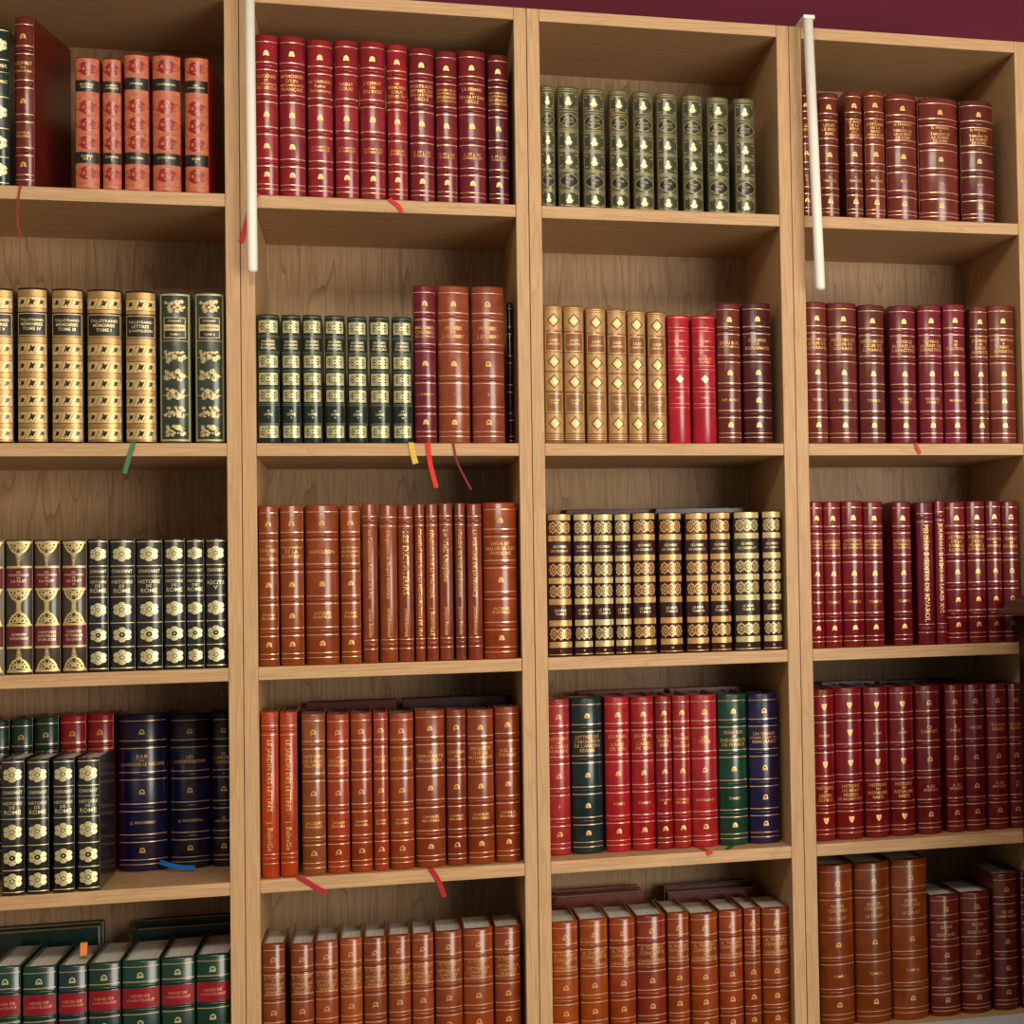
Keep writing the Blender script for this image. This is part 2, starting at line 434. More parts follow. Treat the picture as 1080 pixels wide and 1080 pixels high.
def S_gold_leaf(b, o):
    g = mottled_c('bright_gilt', (214,182,122), .38, .24, .42); g2 = mottled_c('deep_gilt', (184,146,92), .36, .16, .6); dk = b.mats[0]
    b.rect(-.96, .96, .014, .155, g2, .00016); b.rect(-.96, .96, .315, .988, g2, .00016)
    for v in (.095, .395, .505, .617, .725, .833, .94):
        hh = .034
        b.rect(-.95, .95, v-hh, v+hh, g, .00024)
        z = b.h*(1-v); q = b.h*hh
        for k in (-.62, 0.0, .62):
            a = k*b.half
            sg = 1 if k == 0 else .7
            b.poly([(a-.0050*sg, z-q*.75*sg), (a-.0008, z-q*.30), (a+.0016, z-q*.55*sg), (a+.0052*sg, z+q*.55*sg), (a+.0014, z+q*.42), (a-.0012, z+q*.8*sg), (a-.0020, z+q*.1)], dk, .00034, 2)
        for k in (-.34, .30, -.9, .86):
            a = k*b.half
            b.poly([(a-.0032, z-q*.9), (a-.0026, z-q*.9), (a+.0028, z+q*.9), (a+.0022, z+q*.9)], dk, .00034, 2)
        b.rule(v-hh-.004, dk, .0006, .95, .0003); b.rule(v+hh+.004, dk, .0006, .95, .0003)
    b.rule(.162, dk, .0008, .96, .0003)
    b.panel(.165, .31, leather((36,24,18), .45), .93); b.frame(-.93, .93, .165, .31, g, .0011)
    b.text(o['t'], .237, .0050, .74, PALE, .5)
def S_green_scroll(b, o):
    g = mottled_c('pale_scroll_gilt', (206,184,130), .38, .25, .4); fr = mottled_c('dull_frame_gilt', (176,170,124), .45, .15, .35)
    b.frame(-.94, .94, .012, .985, fr, .0026)
    for v in (.375, .485, .61, .735, .86): b.rule(v-.052, fr, .0009, .9)
    rr = random.Random(3)
    for v in (.095, .425, .548, .672, .795, .915):
        z = b.h*(1-v)
        for i in range(26):
            a = rr.uniform(-.58, .58)*b.half; dz = rr.uniform(-.034, .034)*b.h; q = rr.uniform(.0016, .0032)
            b.oval(1-(z+dz)/b.h, g, q, q*rr.uniform(.6, 1.1), .00028+i*.000004, None, .25, 5, a)
        for i in range(9):
            a = rr.uniform(-.5, .5)*b.half; dz = rr.uniform(-.028, .028)*b.h; q = rr.uniform(.0006, .0012)
            b.oval(1-(z+dz)/b.h, b.mats[0], q, q*1.3, .00044, None, .3, 3, a)
    bk = leather((44,30,26), .45)
    b.panel(.175, .21, bk, .62); b.panel(.262, .30, bk, .62); b.frame(-.66, .66, .168, .305, g, .0010)
    b.rect(-.66, .66, .215, .256, g, .0002)
    b.text(o['t'][:1], .192, .0034, .42, PALE); b.text(o['t'][1:2], .236, .0040, .56, bk); b.text(o['t'][2:], .281, .0034, .42, PALE)
def S_green_square(b, o):
    g = mottled_c('lime_gilt', (208,200,150), .36, .2, .55); dk = b.mats[0]
    for v in (.095, .365, .50, .63, .91):
        b.rect(-.84, .84, v-.047, v+.047, g, .0002)
        z = b.h*(1-v)
        for k in (-.5, 0, .5):
            for dz in (-.022, 0.0, .022):
                b.oval(v+dz, dk, b.half*.10, .0010, .00032, None, .3, 4, k*b.half)
        b.diamond(v, dk, b.half*.42, .0078, .00034, .86); b.diamond(v, dk, b.half*.8, .0088, .00034, .92)
    for v in (.017, .165, .178, .29, .302, .435, .567, .692, .705, .845, .855): b.rule(v, mottled_c('faint_gilt', (120,128,96), .4, .1, .3), .0007)
    b.text(o['t'], .235, .0038, .66, PALE, .5); b.text(o['sub'], .775, .0040, .6, PALE, .6)
def S_tan(b, o):
    g = mottled_c('honey_gilt', (226,196,130), .38, .16, .45); ol = leather((112,84,34), .5); br = leather((164,96,50), .45)
    for v0, v1 in ((.04,.185), (.345,.475), (.49,.62), (.785,.925)):
        b.rect(-.88, .88, v0, v1, mottled_c('tan_gilt', (188,144,94), .42, .16, .3), .00016)
        v = (v0+v1)/2; r = min(.0098, b.half*.72)
        b.diamond(v, ol, r, r*1.12, .0003, .74); b.diamond(v, g, r*.72, r*.8, .0003)
        b.diamond(v, ol, r*.22, r*.62, .0004, .6)
        b.oval(v, g, r*.35, r*.35, .00042, None, .2, 4)
    for v in (.02, .033, .94, .955, .97): b.rule(v, g, .0008)
    for v0, v1, n in ((.20,.335,0), (.64,.775,1)):
        if not n: b.panel(v0, v1, br, .86)
        b.frame(-.84, .84, v0, v1, g, .0010)
    b.text(o['t'], .268, .0044, .58, g, .7); b.text(o['sub'], .708, .0032, .58, g, .6)
def S_red_rule(b, o):
    for v in (.10, .125, .245, .275, .395, .425, .565, .595, .69, .72): b.rule(v, ROSE, .0008, .95)
    for v in (.112, .26, .41, .58, .705): b.band(v, .0028, .0006)
    b.rule(.02, ROSE, .0012, .95)
    b.text(o['t'], .205, .0036, .7, ROSE); b.text(['LES', 'GRANDES', 'ŒUVRES'], .345, .0040, .76, ROSE)
    b.diamond(.50, PALE, .0060, .0062); b.text(o['sub'], .645, .0032, .6, ROSE)
def S_urn(b, o):
    g = mottled_c('urn_gilt', (216,190,126), .4, .2, .5); lb = leather((118,28,34), .4)
    def fan(v, up):
        z = b.h*(1-v); s = 1 if up else -1; r = b.half*.86
        P = [(-r, z+s*.011), (-r*.4, z+s*.0112), (r*.4, z+s*.0112), (r, z+s*.011), (r*.82, z+s*.003), (r*.55, z-s*.003), (r*.18, z-s*.007), (-r*.18, z-s*.007), (-r*.55, z-s*.003), (-r*.82, z+s*.003)]
        b.ring(P, .74, g, .0003)
        for k, dz, q in ((-.62, .006, .22), (.62, .006, .22), (-.28, .005, .24), (.28, .005, .24), (0, .004, .26), (-.30, -.001, .18), (.30, -.001, .18)):
            b.oval(v-s*dz/b.h, g, r*q, r*q*.9, .00032, .55, .1, 6, k*r)
        b.oval(v-s*.004/b.h, g, r*.12, .0016, .00042, None, .2, 5)
        for i in range(5): b.oval(v+s*(.008+.0034*i)/b.h, g, r*(.22-.03*i), .0017, .00032, .45 if i % 2 else None, .2, 4)
    fan(.075, True); fan(.425, True); fan(.575, False); fan(.915, False)
    for v in (.022, .205, .37, .635, .80, .975): b.rule(v, g, .0030, .95)
    b.panel(.215, .36, lb); b.panel(.645, .79, lb)
    b.text(o['t'], .288, .0042, .72, PALE, .4); b.text(o['sub'], .718, .0040, .66, PALE, .6)
def S_flower(b, o):
    s = PALE
    for v in (.022, .205, .44, .635, .815, .975): b.rule(v, s, .0011, .97)
    b.rule(.285, s, .0005, .97)
    for v, d in ((.115, 0), (.535, 0), (.725, 1), (.895, 0)): b.flower(v, s, d)
    b.text(o['t'][:1], .245, .0086, .80, s); b.text(o['t'][1:], .36, .0066, .80, s, .3)
def S_medallion(b, o):
    g = mottled_c('pale_scroll_gilt', (206,184,130), .38, .25, .4) if o.get('pale') else mottled_c('amber_gilt', (206,160,100), .38, .25, .45)
    for v in (.026, .174, .318, .470, .617, .766, .916): b.band(v, .0062, .0013); b.rect(-.86, .86, v-.020, v+.020, g, .0014)
    for v in (.099, .394, .545, .841):
        for k in (-.50, 0, .50): b.oval(v, g, b.half*.33, b.h*.041, .0003+.00002*k, None, .10, 8, k*b.half)
        for k in (-.50, 0, .50):
            b.oval(v, b.mats[0], b.half*.20, b.h*.026, .0004, .72, .12, 4, k*b.half)
            b.oval(v, b.mats[0], b.half*.055, .0013, .00042, None, .1, 4, k*b.half)
        for k in (-.25, .25):
            for dv in (-.031, .031): b.oval(v+dv, b.mats[0], b.half*.06, .0010, .0004, None, 0, 4, k*b.half)
    b.rule(.985, g, .0012)
    b.text(o['t'], .246, .0044, .66, PALE, .8); b.text(o['sub'], .69, .0040, .66, PALE, .6); b.text(o.get('n'), .960, .0036, .3, g)
def S_plain(b, o): rules(b, B5)
def S_greenred(b, o):
    rules(b, (.185, .365, .56, .76)); lb = leather((158,14,34), .36)
    b.panel(.203, .347, lb); b.dome(.105, PALE, .0048, False); b.dome(.46, PALE, .0048, False)
    b.text(o['t'], .275, .0046, .74, ROSE, .5)
MC = {}
def mottled_c(n, c, rough, amt, metal=0.0):
    if n not in MC: MC[n] = mottled(n, rgb(c), rough, .5, amt, 160, 0, metal)
    return MC[n]

# ------------------------------------------------------------------ the volumes
# zoom = (x0, y0, scale): spots below are measured on enlargements of the photograph
# each book: (left, right, head, design, colour, options)
CR, C2, MA = (158,26,42), (166,30,44), (112,24,38)
def T(t, sub=None, **k):
    d = dict(t=t, **k)
    if sub: d['sub'] = sub
    return d
JB = ['Jacques', 'Bainville']; LV = ['A. COMTE DE', 'LA VARENDE']; GO = ['E. ET J. DE', 'GONCOURT']
OR, OB, BR = (152,66,32), (146,62,40), (124,46,30)
BOOKS = []
def shelf(row, col, zoom, s0, s1, depth, mid, books, back=False, arc=52): BOOKS.append((row, col, zoom, s0, s1, depth, mid, books, back, arc))
shelf(1, 1, (0,0,3.6), .012, .012, .17, 460, [
 (-40, 34, 100, 'flower', (34,52,48), T(['CUVIER','ŒUVRES','I'])),
 (50, 128, 62, 'band', (118,36,26), T(["L'ESPRIT",'DU','ROMANTISME'],['LOUIS A.','MAURICE'], yaw=9))])
shelf(1, 1, (0,0,3.6), .012, .012, .15, 460, [
 (283, 378, 215, 'redmed', (178,26,24), T(['MYSTÈRES','DE PARIS'],['EUGÈNE','SUE  I'])),
 (388, 461, 220, 'redmed', (178,26,24), T(['ROMAN','COMIQUE'],['SCARRON','II'])),
 (470, 566, 203, 'redmed', (178,26,24), T(['CANDIDE'],['VOLTAIRE'])),
 (576, 686, 206, 'redmed', (178,26,24), T(['CONFESSIONS'],['J.J. ROUSSEAU','I'])),
 (697, 790, 215, 'redmed', (184,22,22), T(['LES','CONTEMPORAINES'],['RESTIF','II'], yaw=5))], False)
shelf(1, 2, (230,0,3.2727), .008, .012, .155, 420, [
 (124,207,118,'band',CR,T(['EUGÉNIE','ET','LA CHRONIQUE','DU SIÈCLE'])),
 (210,302,122,'band',CR,T(['MÉMOIRES',"D'UN",'MONARCHISTE','FRANÇAIS'])),
 (308,397,135,'band',C2,T(['La Véritable','Reine','Astronome'],LV)),
 (403,485,137,'band',C2,T(['SAINT','LOUIS'],LV)),
 (490,578,140,'band',C2,T(["L'ESPRIT",'DES','DU ROIS'],LV)),
 (584,654,152,'band',(172,30,40),T(['LES','MÉMOIRES','SOUS','LOUIS XV'],['JACQUES','BAINVILLE'])),
 (660,747,163,'band',(136,28,42),T(['PORTRAITS','INTIMES DU','DIX-HUITIÈME','SIÈCLE'],GO)),
 (752,826,175,'band',(132,28,40),T(['HISTOIRE DE LA','SOCIÉTÉ FRANÇAISE','PENDANT','LA RÉVOLUTION'],GO)),
 (829,925,173,'band',(130,28,40),T(['LA FEMME','AU','DIX-HUITIÈME','SIÈCLE'],GO)),
 (932,1003,187,'band',(104,20,32),T(['HISTOIRE DE LA','SOCIÉTÉ FRANÇAISE','PENDANT','LE DIRECTOIRE'],GO))])
OLT = T(['ANDRÉ','MAUROIS'],['HISTOIRE','DE','FRANCE'])
shelf(1, 3, (540,20,3.6), .010, .014, .14, 490, [(l, r, t, 'olive', (96,98,72) if i not in (3,) else (112,100,64), T(['ANDRÉ','MAUROIS'],['TOME',n])) for i,(l,r,t,n) in enumerate((
 (84,164,252,'I'),(174,257,255,'II'),(270,355,262,'III'),(371,446,268,'IV'),(460,540,275,'V'),(550,631,278,'VI'),(648,727,286,'VII'),(743,826,295,'VIII'),(846,925,300,'IX')))])
TH_ = ['G. PERREAU','&',"TABLEAU DE",'LA GUERRE','DE ROME']
shelf(1, 4, (810,20,4), .012, .012, .155, 590, [
 (122,182,300,'band',(110,40,28),T(['LES','ROIS'],['G.','L.'])),
 (215,303,310,'band',BR,T(['LOUIS','LE BIEN','AIMÉ'],['A.','FRANCE'])),
 (330,402,303,'band',(122,44,30),T(['LE MARI','DE LA','REINE','AUX','PERLES'],['A.','FRANCE'])),
 (412,497,300,'band',(140,54,30),T(['LA','RÔTISSERIE','DE LA','REINE','PÉDAUQUE'],['A.','FRANCE'])),
 (506,634,315,'band',(122,42,30),T(TH_,['III-IV'])),
 (642,813,333,'band',(130,46,30),T(TH_,['I-II'])),
 (820,960,343,'band',(100,34,26),T(TH_,['V-VI']))])
shelf(2, 1, (0,240,3.857), .006, .008, .15, 560, [
 (-80,53,245,'goldleaf',(44,30,22),T(['TALLEYRAND','MÉMOIRES','TOME V'])),
 (68,192,243,'goldleaf',(44,30,22),T(['TALLEYRAND','MÉMOIRES','TOME IV'])),
 (208,338,247,'goldleaf',(44,30,22),T(['TALLEYRAND','MÉMOIRES','TOME III'])),
 (351,495,250,'goldleaf',(44,30,22),T(['TALLEYRAND','MÉMOIRES','TOME I'])),
 (509,635,256,'goldleaf',(44,30,22),T(['TALLEYRAND','LETTRES','À NAPOLÉON'])),
 (647,776,262,'gscroll',(60,70,54),T(['COIGNET','LE GRENADIER','TOME I'])),
 (791,914,262,'gscroll',(60,70,54),T(['COIGNET','LE GRENADIER','TOME II']))], arc=42)
shelf(2, 2, (240,240,3.375), .006, .006, .14, 540, [(l,r,t,'gsquare',(30,50,40),T(['GRANDS','ROMANS','FRANÇAIS'],[n,'LIVRE',m])) for l,r,t,n,m in (
 (105,185,308,'LE','I'),(192,261,310,'LA','II'),(267,337,310,'LE','III'),(346,419,312,'LES','IV'),(427,498,316,'UN','V'),(505,578,316,'LE','VI'),(586,658,318,'LA','VII'))])
shelf(2, 2, (240,240,3.375), .006, .006, .155, 490, [
 (664,743,205,'band',(120,26,46),T(['MAXIMES','CHOISIES','DE LA PENSÉE'],['J. CHARDIN'])),
 (749,862,207,'band',(164,76,44),T(['PENSÉES','DE','J. JOUBERT'],['I'])),
 (870,986,209,'band',(160,72,46),T(['PENSÉES','DE','J. JOUBERT'],['II'], solid=False))])
shelf(2, 2, (240,240,3.375), .085, .085, .14, 560, [(996,1046,266,'plain',(60,18,22),{})])
shelf(2, 3, (550,240,3.6), .006, .006, .145, 560, [(l,r,t,'tan',(168,116,68),T(['JULES','LEMAÎTRE'],['CONTES','TOME',n])) for l,r,t,n in (
 (82,160,292,'I'),(161,241,295,'II'),(246,324,302,'III'),(327,402,307,'IV'),(404,475,312,'V'),(480,552,317,'VI'))]+[
 (557,643,331,'redrule',(192,30,48),T(['J. MICHELET'],['TOME I'])),
 (650,741,332,'redrule',(188,26,44),T(['J. MICHELET'],['TOME II'])),
 (745,836,287,'band',(118,40,30),T(['ESSAI SUR','CHATEAUBRIAND'],['H.P. MARC'])),
 (843,953,285,'band',(84,20,24),T(['C. DAVID','ET','BONAPARTE']))])
LO = ['HISTOIRE DE','LOUIS DE','LORRAINE']; VC = ['VOYAGE','AU PAYS DES','CARACTÈRES']
shelf(2, 4, (810,240,4), .008, .010, .15, 610, [
 (148,254,312,'band',(122,46,36),T(LO,['TOME I'])),
 (257,383,316,'band',(116,42,36),T(LO,['TOME II'])),
 (388,498,325,'band',(112,40,34),T(LO,['TOME III'])),
 (520,631,328,'band',(126,26,44),T(VC,['VOYAGES','TOME I'])),
 (640,741,325,'band',(126,26,44),T(VC,['VOYAGES','TOME II'])),
 (745,839,323,'band',(130,28,46),T(['VIE','DE','VOLTAIRE'],['MARANA'])),
 (858,934,330,'band',(112,44,34),T(['JOURNAL','DE','SŒUR','AUGUSTE'],['LOUIS','BERTRAND'])),
 (938,1050,326,'band',(126,54,36),T(['LOUIS BERTRAND','&','SAINT','AUGUSTIN']))])
shelf(3, 1, (0,480,3.857), .004, .006, .14, 610, [
 (-92,14,345,'urn',(150,142,118),T(['VIE','DES','SAINTS'],['TOME','III'])),
 (22,133,343,'urn',(82,66,50),T(['LES','PENSIONNAIRES','DE','LA NUIT','I'],['ROMAN','NOUVEAU'])),
 (138,245,343,'urn',(82,66,50),T(['LES','PENSIONNAIRES','DE','LA NUIT','II'],['AVENTURES','NOUVELLES',"D'UN SOIR"])),
 (250,353,343,'urn',(82,66,50),T(['LES','PENSIONNAIRES','DE','LA NUIT','III'],['CONTES','ET FABLES','DU JOUR']))]+[
 (l,r,t,'flower',(46,44,40),T(['CHAVANT','HISTOIRE','DE','ROME'] if i < 5 else ['CHAVANT','RÉCITS','V'])) for i,(l,r,t) in enumerate((
 (359,441,340),(445,549,340),(553,661,340),(667,753,338),(757,831,338),(836,921,337)))], arc=44)
shelf(3, 2, (250,480,3.375), .006, .008, .15, 460, [
 (74,148,180,'band',OR,T(['LES','CHOSES','DE','BAVIÈRE'],JB)),
 (153,238,177,'band',OR,T(["L'ALLEMAGNE",'ET LA',"GUERRE !"])),
 (243,363,176,'band',OR,T(['NAPOLÉON'],['JACQUES','BAINVILLE'])),
 (369,441,176,'band',OR,T(['Les Moments','de Bainville','et la Cour'],JB)),
 (447,501,172,'vert',OB,T(['Les Conséquences Politiques de la Paix','Jacques Bainville'])),
 (508,571,175,'vert',(154,68,40),T(["L'Angleterre et l'Empire britannique",'JACQUES BAINVILLE'])),
 (574,629,176,'vert',OB,T(['LES DICTATEURS','JACQUES BAINVILLE'])),
 (634,669,172,'vert',OB,T(["COMMENT S'EST FAITE LA RESTAURATION DE 1814"])),
 (673,716,172,'vert',(150,64,42),T(['RÉFLEXIONS SUR LA POLITIQUE','J. BAINVILLE'])),
 (720,769,170,'vert',(136,58,44),T(['Le Vieil Utopiste','Jacques Bainville'])),
 (777,814,170,'vert',(136,60,48),T(['Histoire de trois générations','Jacques Bainville'])),
 (820,873,172,'vert',(142,58,46),T(['LA FORTUNE DE LA FRANCE','JACQUES BAINVILLE'])),
 (878,1000,168,'band',(148,60,32),T(['HEUR ET','MALHEUR DES','FRANÇAIS'],['JACQUES','BAINVILLE']))])
MD = (66,28,28)
shelf(3, 3, (550,480,3.6), .008, .008, .14, 480, [(l,r,t,'medal',MD if i != 8 else (62,50,44),T(['ŒUVRES','DE DIDEROT'],['LE RÊVE','TOME '+n], n=[n], pale=i in (1,2,3,8,9))) for i,(l,r,t,n) in enumerate((
 (100,193,222,'I'),(199,271,222,'II'),(275,351,222,'III'),(355,417,222,'IV'),(423,513,218,'V'),(523,613,218,'VI'),(624,713,218,'VII'),(717,798,216,'VIII'),(809,909,214,'IX'),(917,989,212,'X')))])
PB = ['HISTOIRE','DU PARLEMENT','DE BRETAGNE']
shelf(3, 4, (820,480,4.154), .010, .012, .15, 515, [
 (122,204,203,'band',(134,22,34),T(PB,['TOME I'])),(206,283,203,'band',(136,22,34),T(PB,['TOME II'])),
 (287,382,200,'band',(134,20,32),T(PB,['TOME III'])),(383,468,203,'band',(132,24,36),T(PB,['TOME IV'])),
 (509,593,203,'band',(132,24,38),T(PB,['TOME V'])),
 (614,690,205,'vert',(122,24,40),T(['PENSÉES INÉDITES DE RIVAROL'])),
 (694,739,197,'vert',(126,22,36),T(['JOURNAL INTIME DE LOUIS XVI'])),
 (741,833,203,'band',(126,16,28),T(['LETTRES','DE LA','FAMILLE','ROYALE'])),
 (836,917,200,'band',(126,18,30),T(['HISTOIRE','DE LA','FRANCE','LITTÉRAIRE'])),
 (920,987,198,'band',(124,18,30),T(['MÉMOIRES','DE','MIRABEAU'])),
 (990,1062,200,'band',(112,20,32),T(['ESPRIT','DE','RIVAROL'],solid=False))])
shelf(4, 1, (0,710,3.857), .004, .004, .164, 620, [(l,r,t,'flower',(40,40,37),T(['CHAVANT','HISTOIRE','DE','ROME'])) for l,r,t in (
 (3,99,350),(108,199,350),(213,303,348),(313,406,345))], arc=44)
shelf(4, 1, (0,710,3.857), .174, .176, .116, 480, [
 (-60,37,192,'band',(18,62,44),T(['CONTES'],['A.'],solid=False)),(43,133,186,'band',(18,62,44),T(['CONTES'],['B.'],solid=False)),
 (138,238,176,'band',(18,60,44),T(['CONTES'],['C.'],solid=False)),
 (243,350,171,'band',(172,24,34),T(['FABLES'],['A.'],solid=False)),(355,461,166,'band',(168,22,32),T(['FABLES'],['B.'],solid=False)),
 (478,679,165,'band',(20,20,58),T(['JULIE','OU','LA NOUVELLE HÉLOÏSE'],['J.J. ROUSSEAU'],solid=False)),
 (690,856,163,'band',(18,18,52),T(['LES','CONFESSIONS'],['J.J. ROUSSEAU'],solid=False)),
 (862,960,160,'band',(20,20,50),T(['DU','CONTRAT','SOCIAL'],['J.J.','ROUSSEAU'],solid=False))], True)
shelf(4, 2, (250,700,3.375), .014, .020, .15, 450, [
 (86,148,172,'vert',(184,62,22),T(['LE JARDIN DES LETTRES','J. Bainville'])),
 (152,215,172,'vert',(182,64,24),T(['LE JARDIN DES LETTRES','J. Bainville'])),
 (230,315,178,'band',(140,72,44),T(['HISTOIRE','DE DEUX','PEUPLES'],['JACQUES','BAINVILLE'],solid=False)),
 (320,400,180,'band',(166,58,30),T(['LA','TROISIÈME','RÉPUBLIQUE'],JB,solid=False)),
 (405,481,176,'band',(158,58,32),T(['CHRONIQUES'],JB,solid=False)),
 (486,539,173,'band',(158,56,34),T(['MAUX ET','LOIS'],JB,solid=False)),
 (543,630,175,'band',(154,62,32),T(['LECTURES'],JB,solid=False)),
 (635,742,165,'band',(142,56,32),T(['LA','DÉMOCRATIE','RELIGIEUSE'],['CHARLES','MAURRAS'])),
 (747,817,163,'band',(140,52,34),T(["L'AVENIR",'DE',"L'INTELLIGENCE"],['CHARLES','MAURRAS'],solid=False)),
 (820,916,163,'band',(150,62,34),T(['ENQUÊTE','SUR LA','MONARCHIE','1900'],['CHARLES','MAURRAS'])),
 (920,1010,153,'band',(144,56,30),T(['KIEL ET','TANGER'],['CHARLES','MAURRAS']))])
JV = ['JOURNAL','DE',"L'ABBÉ",'DE VÉRI']
shelf(4, 3, (550,690,3.6), .058, .046, .15, 450, [
 (98,186,170,'band',(184,46,54),T(['HISTOIRE','DE','LA GAULE','ROMAINE'],['II'],solid=False)),
 (191,311,165,'band',(20,48,50),T(['LETTRES DE',"L'ABOLITION",'DE L\'ANCIEN','RÉGIME'])),
 (319,415,162,'band',(176,26,38),T(JV,['TOME I'])),(419,509,160,'band',(176,26,36),T(JV,['TOME II'])),
 (512,574,157,'band',(150,18,30),T(['CONTES','POUR','RIRE'],['GUILLAUME','III'])),
 (577,644,155,'band',(170,34,40),T(['LES','PHARES','DU','LANGAGE'],['CHARLES','MAURICE'])),
 (646,747,153,'band',(176,32,40),T(['LES','TÊTES'],['DE FALLOUX'],solid=False)),
 (751,862,150,'band',(14,70,50),T(['ESSAI SUR','LES','ÉVÉNEMENTS','DE FRANCE'],['TOME I'])),
 (866,982,148,'band',(36,28,76),T(['UN GRAND','HOMME DE LETTRES','MÉMORABLE'],solid=False))])
shelf(4, 4, (820,680,4.154), .028, .034, .15, 500, [
 (160,254,195,'band',(142,16,26),T(['HISTOIRE','ET','GESTES','DU ROI'],['I','CROIX'],shield=1,swap=1)),
 (257,379,187,'band',(136,18,28),T(['HISTOIRE','DE RÉMY','MESSIRE','DE MONTFORT'],shield=1,swap=1,em=(.115,.295,.495,.865))),
 (383,492,185,'band',(132,16,26),T(['HISTOIRE','DU','ROYAUME','BASSE'],['I','LIVRE'],shield=1,swap=1)),
 (495,606,183,'band',(132,16,26),T(['HISTOIRE','DU','ROYAUME','BASSE'],['II','LIVRE'],shield=1,swap=1)),
 (612,722,178,'band',(124,16,28),T(['LE','CABINET'],['A. DE','BROGLIE'],solid=False)),
 (742,820,175,'band',(124,16,28),T(['À','PARIS'],['A. DE','BROGLIE'],solid=False)),
 (825,915,172,'band',(120,16,28),T(['VENISE'],solid=False)),
 (923,1015,170,'band',(118,16,28),T(['DU ROI','SOLEIL'],['A. DE','BROGLIE'],solid=False)),
 (1018,1092,168,'band',(112,16,26),T(['LE CERF','DU ROI'],['A.','B.'],solid=False))])
GT = ['HENRI DE','CHANTELOUP']
shelf(5, 1, (0,920,3.857), .008, .010, .195, 450, [(l,r,t,'greenred',c,T(GT)) for l,r,t,c in (
 (-40,84,385,(14,66,48)),(90,229,385,(12,62,44)),(236,354,380,(20,52,54)),(358,490,370,(12,58,40)),(494,649,360,(12,66,46)),(655,792,347,(14,62,44)),(797,935,335,(12,62,44)))], arc=30)
TL = ['A. THIERRY','ET','LETTRES SUR',"L'HIST. DE",'FRANCE']
shelf(5, 2, (250,910,3.375), .014, .018, .145, 420, [(l,r,t,'band',c,T(TL,solid=False,h=.222)) for l,r,t,c in (
 (81,171,290,(140,62,36)),(190,274,290,(142,62,34)),(277,361,280,(154,68,34)),(366,447,270,(162,76,34)),(451,533,265,(138,58,34)),(538,620,258,(152,66,32)),(623,701,253,(154,68,34)),(705,804,245,(142,64,36)),(806,914,236,(150,64,30)),(918,1012,228,(146,62,34)))])
TC = ['A. THIERRY','CONQUÊTE','DE',"L'ANGLETERRE"]
shelf(5, 3, (550,900,3.6), .014, .018, .15, 450, [(l,r,t,'band',c,T(TC,solid=False,h=.222)) for l,r,t,c in (
 (108,218,262,(156,70,24)),(223,331,252,(152,66,20)),(336,437,247,(146,56,22)),(440,553,237,(138,48,26)),(557,641,226,(148,60,24)),(645,751,229,(146,62,22)),(754,845,217,(140,56,28)),(848,912,210,(138,54,24)),(917,1022,208,(142,62,22)))])
shelf(5, 4, (820,870,4.154), .030, .034, .16, 500, [
 (190,342,175,'band',(134,58,22),T(['ROYER','COLLARD','ET','LE DROIT'],['TOME I'],solid=False,h=.258)),
 (346,505,165,'band',(132,60,20),T(['ROYER','COLLARD','ET','LE DROIT'],['TOME II'],solid=False,h=.258)),
 (508,668,150,'band',(132,58,20),T(['ROYER','COLLARD','ET','LE DROIT'],['TOME III'],solid=False,h=.258)),
 (675,805,308,'band',(112,34,20),T(['ESSAIS','ET','DISCOURS'],['TOME I'],solid=False)),
 (810,943,296,'band',(108,32,20),T(['ESSAIS','ET','DISCOURS'],['TOME II'],solid=False)),
 (952,1062,214,'band',(104,28,24),T(['VIE DE','CAMPAGNE'],solid=False)),
 (1068,1160,205,'band',(96,26,22),T(['VIE DE','CAMPAGNE'],solid=False))])
STYLES = dict(band=S_band, vert=S_vert, redmed=S_red_medallion, olive=S_olive, goldleaf=S_gold_leaf, gscroll=S_green_scroll,
              gsquare=S_green_square, tan=S_tan, redrule=S_red_rule, urn=S_urn, flower=S_flower, medal=S_medallion, plain=S_plain, greenred=S_greenred)
for e in BOOKS:
    for b in e[7]:
        for k in ('t', 'sub', 'n'):
            for l in b[5].get(k) or (): want(l)
for l in ('LES', 'GRANDES', 'ŒUVRES'): want(l)
bake_text()

# words for the labels
def hue(c):
    r, g_, b = c
    if max(c) < 48 and max(c)-min(c) < 14: return 'black'
    if b > r and b > g_+8: return 'navy blue'
    if g_ > r: return 'dark green'
    if r > 170 and g_ < 40: return 'bright red'
    if g_ > b and r-b > 50 and r > 95: return 'russet' if r > 130 else 'reddish brown'
    if r > 140: return 'crimson'
    if r > 110 and b < 35: return 'dark red'
    return 'maroon'
LOOK = dict(band='{c} leather book', vert='thin {c} book with vertical gilt title', redmed='salmon and red book with black labels', olive='olive green gilt-tooled book',
            goldleaf='gold-banded book with brown title label', gscroll='green book with gold panels', gsquare='dark green book with gold squares',
            tan='tan book with gilt diamonds', redrule='bright red book with one diamond', urn='brown gilt book with red labels', flower='{c} book with pale flowers',
            medal='dark brown book with gold medallions', plain='plain dark maroon book in shadow', greenred='green book with red title label')
ORD = ['first','second','third','fourth','fifth','sixth','seventh','eighth','ninth','tenth','eleventh','twelfth','thirteenth','fourteenth','fifteenth']
ROWN = {1:'top shelf', 2:'second shelf', 3:'third shelf', 4:'fourth shelf', 5:'bottom shelf'}
COLN = {1:'left bookcase', 2:'second bookcase', 3:'third bookcase', 4:'right bookcase'}
INNER = {1:(-.4045, VX[0]), 2:(VX[1], VX[2]), 3:(VX[3], VX[4]), 4:(VX[5], VR)}
COUNT = {}; ROOTS = {}
